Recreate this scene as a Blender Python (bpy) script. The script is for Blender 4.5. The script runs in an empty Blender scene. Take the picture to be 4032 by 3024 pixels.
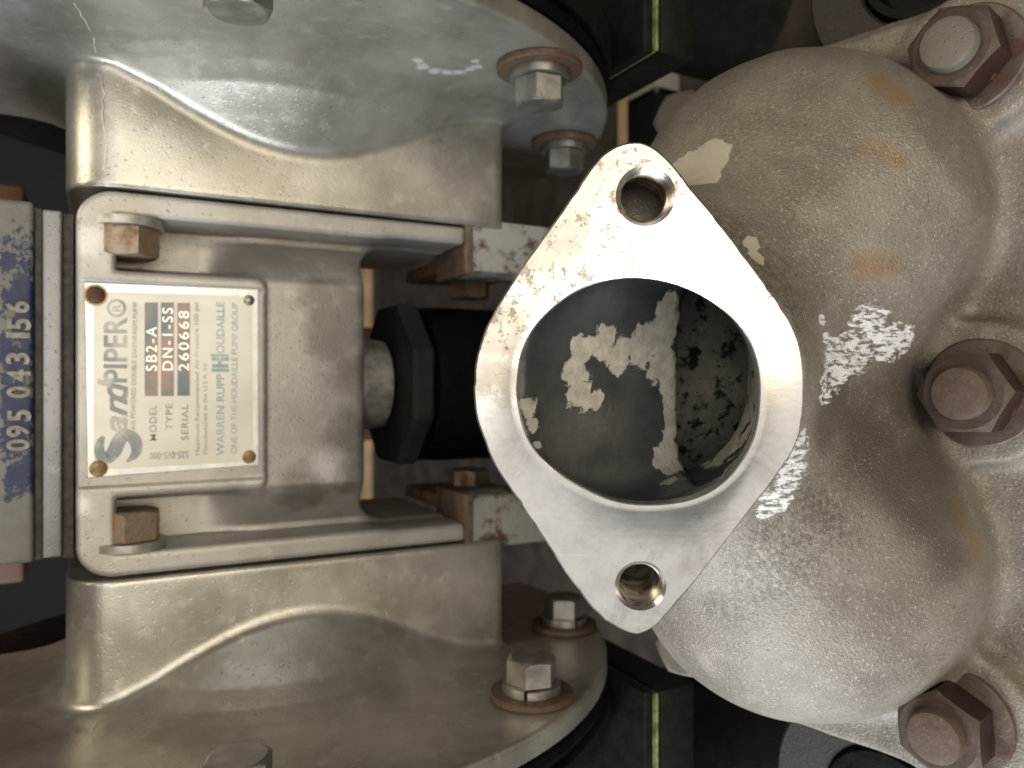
import bpy, bmesh, math, random
import numpy as np
from mathutils import Matrix, Vector

random.seed(7); np.random.seed(7)
SC = bpy.context.scene
COL = SC.collection
R = math.radians

# ------------------------------------------------------------------ frames
# measuring frame (millimetres): camera at 0, x right, y up, z towards the viewer
# world (metres): pump stands upright, Z up; the camera is rolled a quarter turn and looks 28 deg down
TH = R(28.0); S_, C_ = math.sin(TH), math.cos(TH)
FPX = 3030.0
M3 = Matrix(((0, 1, 0), (-S_, 0, -C_), (-C_, 0, S_)))
T0 = Vector((0, 0, 0.50))
def P2W(p): return M3 @ (Vector(p) * 0.001) + T0
def D2W(v): return (M3 @ Vector(v)).normalized()
def ray(px, py): return Vector(((px - 2016) / FPX, (1512 - py) / FPX, -1.0))
def pix(px, py, d): return ray(px, py) * d                     # measuring frame
def wpix(px, py, d): return P2W(pix(px, py, d))
def onplane(px, py, o, n):                                      # measuring frame
    r = ray(px, py); return r * (Vector(o).dot(Vector(n)) / r.dot(Vector(n)))
def onY(px, py, Y):                                             # pump frame mm (X, Y, Z rel. camera)
    r = M3 @ ray(px, py); return r * (Y / r.y)
def B(X, Y, Z): return Vector((X * .001, Y * .001, Z * .001 + 0.5))   # pump-frame mm -> world

# ------------------------------------------------------------------ camera
cam = bpy.data.cameras.new("camera"); co = bpy.data.objects.new("camera", cam); COL.objects.link(co)
cam.sensor_width = 36.0; cam.lens = 36.0 * FPX / 4032
cam.clip_start = 0.01; cam.clip_end = 50
co.matrix_world = Matrix.Translation(T0) @ M3.to_4x4()
cam.dof.use_dof = True; cam.dof.focus_distance = 0.225; cam.dof.aperture_fstop = 14
SC.camera = co
# ------------------------------------------------------------------ light
w = bpy.data.worlds.new("World"); SC.world = w; w.use_nodes = True
w.node_tree.nodes["Background"].inputs[0].default_value = (1.0, 0.93, 0.84, 1)
w.node_tree.nodes["Background"].inputs[1].default_value = 0.03
def area(name, pos, target, sx, sy, power, color, roll=0):
    l = bpy.data.lights.new(name, 'AREA'); l.shape = 'RECTANGLE'; l.size = sx; l.size_y = sy
    l.energy = power; l.color = color
    o = bpy.data.objects.new(name, l); COL.objects.link(o)
    p, t = P2W(pos), P2W(target)
    z = (p - t).normalized(); x = D2W((1, 0, 0)); x = (x - z * x.dot(z)).normalized(); y = z.cross(x)
    m = Matrix((x, y, z)).transposed().to_4x4()
    o.matrix_world = Matrix.Translation(p) @ m @ Matrix.Rotation(roll, 4, 'Z')
    return o
area("window_light", (180, 170, 1500), (60, 0, -220), 1.9, 0.92, 14.0, (1.0, 0.94, 0.84), R(14))
area("doorway_light", (-280, -1300, 140), (-80, 60, -320), 1.3, 1.0, 29.0, (0.84, 0.91, 1.0))
area("ceiling_light", (-1150, 450, 350), (-100, 0, -300), 0.6, 0.5, 5.5, (1.0, 0.86, 0.66))
area("floor_bounce_fill", (950, 200, 1000), (-60, 0, -330), 1.0, 1.0, 5.5, (1.0, 0.84, 0.58))  # added warm fill, stands in for light bounced off the floor in front
area("lower_flange_fill", (180, -700, 1500), (60, 0, -220), 1.9, 0.75, 2.2, (1.0, 0.96, 0.90), R(14))  # added dim fill that brightens the lower half of the flange
SC.view_settings.view_transform = 'Standard'; SC.view_settings.look = 'None'
SC.view_settings.exposure = 0.58; SC.view_settings.gamma = 1.0

# ------------------------------------------------------------------ materials
class NB:
    def __init__(s, name):
        s.m = bpy.data.materials.new(name); s.m.use_nodes = True
        s.t = s.m.node_tree; s.t.nodes.clear()
        s.out = s.n('ShaderNodeOutputMaterial'); s.tc = s.n('ShaderNodeTexCoord').outputs['Object']
        s.p = s.n('ShaderNodeBsdfPrincipled'); s.t.links.new(s.p.outputs[0], s.out.inputs[0])
    def n(s, k): return s.t.nodes.new(k)
    def put(s, sock, v):
        if hasattr(v, 'is_linked') or isinstance(v, bpy.types.NodeSocket): s.t.links.new(v, sock)
        elif isinstance(v, (tuple, list)) and len(v) == 3 and sock.type == 'RGBA': sock.default_value = (*v, 1)
        else: sock.default_value = v
    def map(s, scale=(1, 1, 1), rot=(0, 0, 0), vec=None):
        k = s.n('ShaderNodeMapping'); s.put(k.inputs[0], vec or s.tc)
        k.inputs['Scale'].default_value = scale; k.inputs['Rotation'].default_value = rot
        return k.outputs[0]
    def noise(s, scale, detail=4, rough=.55, vec=None, dist=0):
        k = s.n('ShaderNodeTexNoise'); s.put(k.inputs['Vector'], vec or s.tc)
        k.inputs['Scale'].default_value = scale; k.inputs['Detail'].default_value = detail
        k.inputs['Roughness'].default_value = rough; k.inputs['Distortion'].default_value = dist
        return k.outputs['Fac']
    def voro(s, scale, vec=None, feat='F1'):
        k = s.n('ShaderNodeTexVoronoi'); k.feature = feat; s.put(k.inputs['Vector'], vec or s.tc)
        k.inputs['Scale'].default_value = scale; return k.outputs['Distance']
    def math(s, op, a, b=0.0, clamp=False):
        k = s.n('ShaderNodeMath'); k.operation = op; k.use_clamp = clamp
        s.put(k.inputs[0], a); s.put(k.inputs[1], b); return k.outputs[0]
    def step(s, v, lo, hi):                                      # smooth 0..1 between lo and hi (lo may exceed hi)
        k = s.n('ShaderNodeMapRange'); k.interpolation_type = 'SMOOTHSTEP'
        s.put(k.inputs['Value'], v)
        if lo < hi: a = (lo, hi, 0, 1)
        else: a = (hi, lo, 1, 0)
        for i, x in enumerate(a): k.inputs[1 + i].default_value = x
        return k.outputs[0]
    def mix(s, f, a, b):
        k = s.n('ShaderNodeMix'); k.data_type = 'RGBA'; s.put(k.inputs[0], f)
        s.put(k.inputs[6], a); s.put(k.inputs[7], b); return k.outputs[2]
    def mixf(s, f, a, b):
        k = s.n('ShaderNodeMix'); k.data_type = 'FLOAT'; s.put(k.inputs[0], f)
        s.put(k.inputs[2], a); s.put(k.inputs[3], b); return k.outputs[0]
    def bump(s, h, strength=.3, dist=.0005, normal=None):
        k = s.n('ShaderNodeBump'); s.put(k.inputs['Height'], h)
        k.inputs['Strength'].default_value = strength; k.inputs['Distance'].default_value = dist
        if normal is not None: s.put(k.inputs['Normal'], normal)
        return k.outputs[0]
    def blobs(s, items, amp=.5, scale=90, edge=.04, detail=6, vec=None):
        """patches of given centre (world) and radius with ragged edges"""
        cur = None
        for c, r in items:
            k = s.n('ShaderNodeVectorMath'); k.operation = 'DISTANCE'; s.put(k.inputs[0], s.tc)
            k.inputs[1].default_value = tuple(c)
            v = s.math('DIVIDE', k.outputs['Value'], r)
            cur = v if cur is None else s.math('MINIMUM', cur, v)
        nz = s.math('MULTIPLY', s.math('SUBTRACT', s.noise(scale, detail, .62, vec), .5), amp * 2)
        return s.step(s.math('ADD', cur, nz), 1 + edge, 1 - edge)
    def set(s, **kw):
        ren = dict(color='Base Color', rough='Roughness', metal='Metallic', normal='Normal', spec='Specular IOR Level',
                   coat='Coat Weight', aniso='Anisotropic')
        for k, v in kw.items(): s.put(s.p.inputs[ren[k]], v)
        return s.m

def m_cast(name, base, dark, light, rough=.42, metal=.75, grain=.35, marks=True):
    b = NB(name)
    big = b.noise(22, 5, .6); fine = b.noise(1100, 3, .6); mid = b.noise(130, 4, .6)
    c = b.mix(b.step(big, .3, .72), dark, base)
    c = b.mix(b.math('MULTIPLY', b.step(mid, .52, .75), .5), c, light)
    spec = b.voro(360)
    c = b.mix(b.math('MULTIPLY', b.step(b.math('ADD', spec, b.math('MULTIPLY', b.noise(60, 2), .9)), .56, .46), .38 if marks else 0), c, (.12, .10, .085))
    rg = b.math('ADD', b.math('MULTIPLY', b.math('SUBTRACT', mid, .5), .14), rough)
    rg = b.math('ADD', rg, b.math('MULTIPLY', b.math('SUBTRACT', big, .5), .14))
    nrm = b.bump(b.math('ADD', b.math('MULTIPLY', fine, .8), b.math('SUBTRACT', b.math('MULTIPLY', mid, .08), b.math('MULTIPLY', b.step(spec, .22, .1), 1.0))), grain, .0006)
    return b.set(color=c, rough=rg, metal=metal, normal=nrm)

def m_plain(name, col, rough=.5, metal=0.0, var=.25, scale=150, grain=.2, spec=.5):
    b = NB(name); nz = b.noise(scale, 5, .6)
    dk = tuple(x * (1 - var) for x in col); lt = tuple(min(1, x * (1 + var)) for x in col)
    return b.set(color=b.mix(b.step(nz, .3, .7), dk, lt), rough=b.math('ADD', b.math('MULTIPLY', b.math('SUBTRACT', nz, .5), .3), rough),
                 metal=metal, spec=spec, normal=b.bump(b.noise(scale * 4, 3), grain, .0004))

def m_rusty(name, clean, rust, amount=.5, rough=.5, metal=.4, scale=90, sharp=.08, dark=(.03, .02, .015)):
    b = NB(name); nz = b.noise(scale, 8, .65); n2 = b.noise(scale * 4, 4, .6)
    f = b.step(nz, amount - sharp, amount + sharp)
    c = b.mix(f, rust, clean)
    c = b.mix(b.math('MULTIPLY', b.step(n2, .60, .72), .6), c, dark)
    return b.set(color=c, rough=b.mixf(f, .75, rough), metal=b.mixf(f, 0.05, metal),
                 normal=b.bump(b.math('ADD', n2, nz), .35, .0006))

MAT = {}
MAT['body'] = m_cast('body_aluminium', (.46, .44, .40), (.33, .31, .28), (.54, .52, .48), rough=.46, metal=.55, grain=.3)
MAT['chamber'] = m_cast('chamber_aluminium', (.49, .472, .42), (.30, .28, .238), (.57, .555, .515), rough=.33, metal=.66, grain=.17)
def add_grime_or_glare(m, items, col, amt, scale=90):
    b = NB.__new__(NB); b.m = m; b.t = m.node_tree
    b.tc = [n for n in b.t.nodes if n.type == 'TEX_COORD'][0].outputs['Object']
    p = [n for n in b.t.nodes if n.type == 'BSDF_PRINCIPLED'][0]
    old = p.inputs['Base Color'].links[0].from_socket
    f = b.math('MULTIPLY', b.blobs(items, 1.3, scale, .6, 8), amt)
    b.t.links.new(b.mix(f, old, col), p.inputs['Base Color'])
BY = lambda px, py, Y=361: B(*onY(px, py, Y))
add_grime_or_glare(MAT['body'], [(BY(1300, 1250), .012), (BY(1380, 1180), .010), (BY(1330, 1330), .012), (BY(1250, 1160), .008), (BY(1400, 1700), .012), (BY(1400, 1450), .012), (BY(1200, 1950, 364), .012), (BY(1380, 1880), .010)], (.17, .155, .13), .75)
add_grime_or_glare(MAT['body'], [(BY(1300, 1840), .007), (BY(980, 1930, 366), .006), (BY(330, 950), .006), (BY(330, 1990), .005)], (.70, .69, .67), .6)
MAT['black'] = m_plain('black_rubber', (.004, .0038, .0035), .5, 0, .4, spec=.12)
MAT['blacksteel'] = m_plain('black_painted_iron', (.009, .0075, .006), .5, 0, .3, 120, .4, .2)
MAT['gasket'] = m_plain('gasket_sheet', (.05, .043, .033), .75, 0, .5, 300, .5)
MAT['greengasket'] = m_plain('olive_gasket', (.22, .25, .10), .55, 0, .5, 200)
MAT['spacer'] = m_cast('spacer_aluminium', (.25, .25, .25), (.20, .20, .20), (.33, .325, .315), rough=.42, metal=.6, grain=.3, marks=False)
MAT['boltrust'] = m_rusty('rusty_bolt', (.30, .24, .18), (.20, .095, .04), .46, .45, .6, 140, .14)
MAT['zinc'] = m_plain('zinc_bolt', (.33, .32, .29), .38, .85, .2, 120)
MAT['washer'] = m_plain('grey_washer', (.40, .38, .34), .48, .6, .35, 130)
MAT['rustwasher'] = m_rusty('rusty_washer', (.13, .09, .06), (.085, .042, .02), .50, .5, .4, 160, .1)
MAT['nutside'] = m_rusty('maroon_nut', (.036, .0145, .0115), (.13, .048, .015), .36, .38, .35, 130, .06, (.05, .02, .02))
MAT['nutwasher'] = m_rusty('maroon_washer', (.12, .088, .068), (.065, .030, .02), .47, .5, .3, 120, .12)
MAT['nutface'] = m_rusty('dusty_nut_face', (.080, .055, .040), (.050, .027, .017), .47, .62, .2, 110, .2, (.16, .11, .09))
MAT['stud'] = m_cast('stud_end', (.165, .155, .128), (.125, .105, .082), (.18, .17, .145), rough=.6, metal=.3, grain=.4, marks=False)
MAT['seam'] = m_plain('seam_metal', (.62, .58, .50), .4, .3, .2)
MAT['housing'] = m_cast('housing_casting', (.04, .036, .028), (.026, .023, .018), (.052, .046, .037), rough=.6, metal=.3, grain=.5)
MAT['studrust'] = m_rusty('rusted_stud_end', (.105, .068, .047), (.070, .040, .026), .5, .65, .15, 160, .2, (.20, .13, .10))
MAT['legpaint'] = m_rusty('chipped_white_leg', (.36, .355, .315), (.11, .055, .025), .45, .6, .1, 95, .07, (.09, .05, .028))
MAT['bracket'] = m_rusty('rusty_bracket', (.20, .15, .11), (.10, .055, .03), .5, .55, .3, 110, .15)
MAT['darkplate'] = m_plain('dark_grey_plate', (.024, .022, .020), .65, 0, .25, 60, spec=.2)
MAT['floor'] = m_plain('floor_brown', (.036, .026, .019), .7, 0, .4, 25, .3)
MAT['wood'] = m_plain('tan_wood', (.36, .24, .13), .7, 0, .25, 12)
MAT['orange'] = m_plain('orange_paint', (.075, .027, .012), .55, 0, .3, 30)
MAT['pale'] = m_plain('pale_grey_box', (.27, .25, .20), .6, 0, .15, 20)
MAT['palenut'] = m_plain('pale_tan_nut', (.10, .085, .066), .6, .1, .2, 60)
MAT['darkbox'] = m_plain('dark_box', (.005, .005, .005), .6, 0, .2, spec=.15)

# ------------------------------------------------------------------ object helpers
def link(o, parent=None):
    COL.objects.link(o)
    if parent is not None: o.parent = parent
    return o
def finish(me, angle=35):
    me.validate(); me.shade_smooth()
    me.set_sharp_from_angle(angle=R(angle))
    return me
ORG = Vector((0, 0.42, 0))
pump = bpy.data.objects.new('diaphragm_pump', None); COL.objects.link(pump); pump.location = ORG
pump['label'] = 'cast metal double diaphragm pump with nameplate and open bare port flange'; pump['category'] = 'pump'
def part(name, me, mats, parent=None, world=True):
    o = bpy.data.objects.new(name, me)
    for m in (mats if isinstance(mats, (list, tuple)) else [mats]): me.materials.append(m)
    link(o, parent or pump)
    if (parent or pump) is pump and world: o.location = -ORG
    return o
def frame(origin, z, xh=(0, 0, 1)):
    z = Vector(z).normalized(); x = Vector(xh); x = (x - z * x.dot(z))
    if x.length < 1e-4: x = Vector((1, 0, 0)) - z * z.x
    x.normalize(); y = z.cross(x)
    return Matrix.Translation(origin) @ Matrix((x, y, z)).transposed().to_4x4()
def mesh(name, v, f, angle=35):
    me = bpy.data.meshes.new(name); me.from_pydata([tuple(p) for p in v], [], f); return finish(me, angle)
def lathe(name, prof, seg=64, mat4=None, angle=35, rfun=None):
    """prof: (radius, height) points; axis +Z of mat4"""
    v, f = [], []
    for r, h in prof:
        for i in range(seg):
            a = 2 * math.pi * i / seg; k = rfun(a) if rfun else 1
            v.append(Vector((r * k * math.cos(a), r * k * math.sin(a), h)))
    n = len(prof)
    for j in range(n - 1):
        for i in range(seg):
            i2 = (i + 1) % seg
            f.append((j * seg + i, j * seg + i2, (j + 1) * seg + i2, (j + 1) * seg + i))
    if prof[0][0] > 1e-6: f.append(tuple(range(seg - 1, -1, -1)))
    if prof[-1][0] > 1e-6: f.append(tuple((n - 1) * seg + i for i in range(seg)))
    if mat4 is not None: v = [mat4 @ p for p in v]
    return mesh(name, v, f, angle)
def box(name, lo, hi, bev=0.001, seg=2, xf=None):
    bm = bmesh.new()
    lo, hi = [min(a, b) for a, b in zip(lo, hi)], [max(a, b) for a, b in zip(lo, hi)]
    vs = [bm.verts.new((x, y, z)) for x in (lo[0], hi[0]) for y in (lo[1], hi[1]) for z in (lo[2], hi[2])]
    for q in ((0, 1, 3, 2), (4, 6, 7, 5), (0, 4, 5, 1), (2, 3, 7, 6), (0, 2, 6, 4), (1, 5, 7, 3)): bm.faces.new([vs[i] for i in q])
    if bev: bmesh.ops.bevel(bm, geom=bm.edges[:], offset=bev, segments=seg, affect='EDGES', profile=.6)
    bmesh.ops.recalc_face_normals(bm, faces=bm.faces)
    me = bpy.data.meshes.new(name)
    if xf is not None: bmesh.ops.transform(bm, matrix=xf, verts=bm.verts)
    bm.to_mesh(me); bm.free()
    return finish(me, 50)
def bbox(name, X, Y, Z, bev=1.0, seg=2):
    return box(name, B(X[0], Y[0], Z[0]), B(X[1], Y[1], Z[1]), bev * .001, seg)

def hexpart(name, af, h, hole=0, chamf=.93, seg=72, both=False):
    """hex head / nut from z=0 to z=h (metres) with the round chamfer of a real one"""
    v, f = [], []
    rc = af / 2 * chamf
    def hr(a):
        b = (a % (math.pi / 3)) - math.pi / 6; return af / 2 / math.cos(b)
    A = [2 * math.pi * i / seg for i in range(seg)]
    rings = []
    inner = hole if hole else 0.0
    if both: rings.append([(rc * math.cos(a), rc * math.sin(a), 0) for a in A])
    rings.append([(hr(a) * math.cos(a), hr(a) * math.sin(a), ((hr(a) - rc) * .45 if both else 0)) for a in A])
    rings.append([(hr(a) * math.cos(a), hr(a) * math.sin(a), h - (hr(a) - rc) * .5) for a in A])
    rings.append([(rc * math.cos(a), rc * math.sin(a), h) for a in A])
    if inner: rings.append([(inner * math.cos(a), inner * math.sin(a), h - .0003) for a in A])
    for r in rings: v += r
    n = len(rings)
    for j in range(n - 1):
        for i in range(seg):
            i2 = (i + 1) % seg; f.append((j * seg + i, j * seg + i2, (j + 1) * seg + i2, (j + 1) * seg + i))
    f.append(tuple((n - 1) * seg + i for i in range(seg))); f.append(tuple(range(seg - 1, -1, -1)))
    return mesh(name, v, f, 22)

# ------------------------------------------------------------------ implicit castings
def nets(f, org, h):
    """surface nets on grid f (negative inside); returns verts, quads"""
    s = f < 0
    c = [s[i:s.shape[0] - 1 + i, j:s.shape[1] - 1 + j, k:s.shape[2] - 1 + k] for i in (0, 1) for j in (0, 1) for k in (0, 1)]
    allin = c[0].copy(); anyin = c[0].copy()
    for x in c[1:]: allin &= x; anyin |= x
    act = anyin & ~allin
    idx = np.argwhere(act)
    num = -np.ones(act.shape, np.int64); num[act] = np.arange(len(idx))
    corner = np.array([(i, j, k) for i in (0, 1) for j in (0, 1) for k in (0, 1)])
    vals = np.stack([f[idx[:, 0] + a, idx[:, 1] + b_, idx[:, 2] + d] for a, b_, d in corner], 1).astype(np.float64)
    acc = np.zeros((len(idx), 3)); cnt = np.zeros(len(idx))
    for a in range(8):
        for ax in (4, 2, 1):
            if a & ax: continue
            b_ = a | ax
            cr = (vals[:, a] < 0) != (vals[:, b_] < 0)
            t = np.where(cr, vals[:, a] / np.where(cr, vals[:, a] - vals[:, b_], 1), 0)
            pos = corner[a][None] + t[:, None] * (corner[b_] - corner[a])[None]
            acc += pos * cr[:, None]; cnt += cr
    v = (idx + acc / cnt[:, None]) * h + np.asarray(org)
    quads = []
    for ax in range(3):
        o1, o2 = [(1, 2), (2, 0), (0, 1)][ax]
        sl0 = [slice(1, -1)] * 3; sl1 = [slice(1, -1)] * 3
        sl0[ax] = slice(0, -1); sl1[ax] = slice(1, None)
        a_, b_ = s[tuple(sl0)], s[tuple(sl1)]
        e = np.argwhere(a_ != b_)
        if not len(e): continue
        sg = a_[tuple(e.T)]
        base = e.copy(); base[:, o1] += 1; base[:, o2] += 1
        def cell(d1, d2):
            q = base.copy(); q[:, o1] += d1; q[:, o2] += d2; return num[tuple(q.T)]
        q = np.stack([cell(-1, -1), cell(0, -1), cell(0, 0), cell(-1, 0)], 1)
        q[~sg] = q[~sg][:, ::-1]
        quads.append(q)
    q = np.concatenate(quads); q = q[(q >= 0).all(1)]
    return v, q
def grid(lo, hi, h):
    ax = [np.arange(l, u + h, h, dtype=np.float32) for l, u in zip(lo, hi)]
    return np.meshgrid(*ax, indexing='ij', sparse=True)
def smin(a, b, k):
    h = np.clip(.5 + .5 * (b - a) / k, 0, 1); return b + (a - b) * h - k * h * (1 - h)
def smax(a, b, k): return -smin(-a, -b, k)
def sph(x, y, z, c, r): return np.sqrt((x - c[0])**2 + (y - c[1])**2 + (z - c[2])**2) - r
def ell(x, y, z, c, r):
    k = np.sqrt(((x - c[0]) / r[0])**2 + ((y - c[1]) / r[1])**2 + ((z - c[2]) / r[2])**2)
    return (k - 1) * min(r)
def cap(x, y, z, a, b, ra, rb):
    a = np.array(a, float); b = np.array(b, float); d = b - a; L = (d * d).sum()
    t = np.clip(((x - a[0]) * d[0] + (y - a[1]) * d[1] + (z - a[2]) * d[2]) / L, 0, 1)
    return np.sqrt((x - a[0] - t * d[0])**2 + (y - a[1] - t * d[1])**2 + (z - a[2] - t * d[2])**2) - (ra + (rb - ra) * t)
def rbox(u, v, cu, cv, hu, hv, r):
    a = np.abs(u - cu) - hu + r; b = np.abs(v - cv) - hv + r
    return np.minimum(np.maximum(a, b), 0) + np.sqrt(np.maximum(a, 0)**2 + np.maximum(b, 0)**2) - r
def mesh_np(name, v, q):
    me = bpy.data.meshes.new(name)
    me.vertices.add(len(v)); me.vertices.foreach_set('co', np.ascontiguousarray(v, np.float32).ravel())
    me.loops.add(len(q) * 4); me.loops.foreach_set('vertex_index', np.ascontiguousarray(q, np.int32).ravel())
    me.polygons.add(len(q)); me.polygons.foreach_set('loop_start', np.arange(0, len(q) * 4, 4, dtype=np.int32))
    me.update(calc_edges=True); me.validate(); me.shade_smooth()
    return me
def pump2w(v): return v * .001 + np.array([0, 0, .5])
A3 = np.array(M3)
def meas2w(v): return (v * .001) @ A3.T + np.array(T0)

# ------------------------------------------------------------------ floor and things behind
def top(o, label, cat, group=None):
    o['label'] = label; o['category'] = cat
    if group: o['group'] = group
    return o
def thing(name, me, m, label, cat, group=None):
    o = bpy.data.objects.new(name, me); me.materials.append(m); COL.objects.link(o)
    return top(o, label, cat, group)
fl = bpy.data.objects.new('floor', mesh('floor', [(-4, -2, 0), (4, -2, 0), (4, 6, 0), (-4, 6, 0)], [(0, 1, 2, 3)]))
fl.data.materials.append(MAT['floor']); COL.objects.link(fl); fl['kind'] = 'structure'

# ------------------------------------------------------------------ chambers
CY, CZ, RR = 429.0, -81.0, 180.0
CF = {}
def chamber(sgn):
    h = 1.25
    x, y, z = grid((76, CY - RR - 4, CZ - RR - 4), (153, CY + 40, CZ + RR + 4), h)
    r = np.sqrt((y - CY)**2 + (z - CZ)**2)
    prof = np.interp(r, [0, 30, 50, 60, 69, 82, 94, 104, 112, 121, 130, 172, 185], [88, 91, 96, 100, 106.5, 118.0, 128, 133.6, 136.4, 137.8, 138, 137.6, 137.6]).astype(np.float32)
    dome = smax((prof - x) * .82, x - 147.5, 1.0)
    dome = smax(dome, r - RR, 1.2)
    blk = smax(rbox(y, z, 450, -106.5, 90, 120.5, 21), -187 - z, 5)
    blk = smax(blk, 81.9 - x, 1.0); blk = smax(blk, x - 144, .5)
    f = smin(dome, blk, 3.6)
    CF.update(f=f, o=np.array([x.ravel()[0], y.ravel()[0], z.ravel()[0]]), h=h)
    v, q = nets(f, (x.ravel()[0], y.ravel()[0], z.ravel()[0]), h)
    v[:, 0] *= sgn
    if sgn < 0: q = q[:, ::-1]
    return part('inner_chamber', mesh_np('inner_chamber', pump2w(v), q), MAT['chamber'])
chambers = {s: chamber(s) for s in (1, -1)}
def chit(px, py, s):
    r = np.array(M3 @ ray(px, py)); f, o, h = CF['f'], CF['o'], CF['h']
    for d in np.arange(200, 520, .5):
        p = r * d; p[0] *= s; g = np.round((p - o) / h).astype(int)
        if (g < 0).any() or (g >= f.shape).any(): continue
        if f[tuple(g)] < 0: p[0] *= s; return Vector(pump2w(p))
    return None
def tube(name, pts, rad, m, parent, seg=6):
    v, f = [], []
    for i, p in enumerate(pts):
        d = (pts[min(i + 1, len(pts) - 1)] - pts[max(i - 1, 0)]).normalized(); fr = frame(p, d, (0, 1, .3))
        for k in range(seg):
            a = 2 * math.pi * k / seg; v.append(fr @ Vector((rad * math.cos(a), rad * math.sin(a), 0)))
        if i:
            for k in range(seg): f.append(((i - 1) * seg + k, (i - 1) * seg + (k + 1) % seg, i * seg + (k + 1) % seg, i * seg + k))
    o = bpy.data.objects.new(name, mesh(name, v, f)); o.data.materials.append(m); link(o, parent); return o
for s_, line in ((1, ((292, 8), (312, 42), (335, 80), (352, 110), (370, 140), (374, 175), (382, 215), (392, 250), (388, 290), (402, 330), (410, 372), (402, 420), (408, 470), (418, 530), (420, 590), (412, 650), (406, 690))),
                 (-1, ((398, 2770), (392, 2812), (376, 2850), (362, 2885), (355, 2925), (346, 2960)))):
    pts = []
    for (a0, b0), (a1, b1) in zip(line, line[1:]):
        for t in (0, .5):
            q = chit(a0 + (a1 - a0) * t + random.uniform(-5, 5), b0 + (b1 - b0) * t, s_)
            if q: pts.append(q)
    if len(pts) > 3: tube('casting_seam', pts, .00024, MAT['seam'], chambers[s_])
glare_pts = [(chit(px_, py_, 1), r_) for px_, py_, r_ in ((1640, 238, .0022), (1670, 262, .0026), (1710, 278, .0026), (1760, 286, .0026), (1810, 284, .0024), (1850, 272, .0022), (1880, 262, .0022), (1870, 240, .0016))]
add_grime_or_glare(MAT['chamber'], [(p_, r_) for p_, r_ in glare_pts if p_], (.95, .96, 1.0), .9, 300)  # near-white glare stroke painted into the chamber colour
AXC = lambda s: frame(B(0, CY, CZ), (s, 0, 0))
for s in (1, -1):
    mm = AXC(s)
    part('diaphragm_bead', lathe('diaphragm_bead', [(.140, .1477), (.1765, .1477), (.1798, .149), (.181, .152), (.1798, .155), (.1765, .1565), (.14, .1565)], 128, mm), MAT['black'])
    part('outer_chamber', lathe('outer_chamber', [(.140, .1568), (.178, .1568), (.1815, .158), (.1825, .164), (.1825, .172), (.180, .176), (.170, .180), (.150, .196), (.12, .215), (.06, .228), (0, .232)], 128, mm), MAT['blacksteel'])

# bolts on the chamber rims
def make_bolt(name, af, h, mh, mw, fw=None, lock=True, label=None):
    o = bpy.data.objects.new(name, None); link(o, pump)
    z = 0.0
    if fw:
        r, t, m = fw
        c = bpy.data.objects.new('flat_washer', lathe('flat_washer', [(.008, 0), (r - .0006, 0), (r, .0005), (r, t - .0005), (r - .0006, t), (.008, t)], 64)); c.data.materials.append(m); link(c, o); z += t
    if lock:
        rl = af * .66; seg = 64; v, f = [], []
        for i in range(seg + 1):
            a = R(5) + (2 * math.pi - R(7)) * i / seg; dz = .0012 * (i / seg - .5)
            for rr, zz in ((rl, 0), (rl, .0034), (af * .33, .0034), (af * .33, 0)):
                v.append((rr * math.cos(a), rr * math.sin(a), zz + dz * (.5 if zz else 0)))
            if i: 
                k = 4 * i
                for e in range(4): f.append((k - 4 + e, k + e, k + (e + 1) % 4, k - 4 + (e + 1) % 4))
        f += [(0, 1, 2, 3), (4 * seg + 3, 4 * seg + 2, 4 * seg + 1, 4 * seg)]
        c = bpy.data.objects.new('lock_washer', mesh('lock_washer', v, f)); c.data.materials.append(mw); link(c, o)
        c.location.z = z + .0002; z += .0040
    c = bpy.data.objects.new('bolt_head', hexpart('bolt_head', af, h)); c.data.materials.append(mh); link(c, o); c.location.z = z
    return o
def dup(o):
    n = o.copy(); link(n, o.parent)
    for ch in o.children:
        c = ch.copy(); link(c, n)
    return n
def place(o, m): o.matrix_parent_inverse = Matrix(); o.matrix_basis = Matrix.Translation(-ORG) @ m
rimbolt = make_bolt('rim_bolt', .0195, .0108, MAT['zinc'], MAT['zinc'], (.0185, .0030, MAT['rustwasher']))
first = True
for s in (1, -1):
    for k, deg in enumerate((-15.5, 32.5, 70)):
        a = R(deg)
        y = CY - 159 * math.cos(a) - (15, 7 if s > 0 else 0, 4)[k]; z = CZ - 159 * math.sin(a)
        o = rimbolt if first else dup(rimbolt); first = False
        place(o, frame(B(s * 137.5, y, z), (-s, 0, 0)) @ Matrix.Rotation(R(17 + 40 * k + 9 * s), 4, 'Z'))

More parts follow.
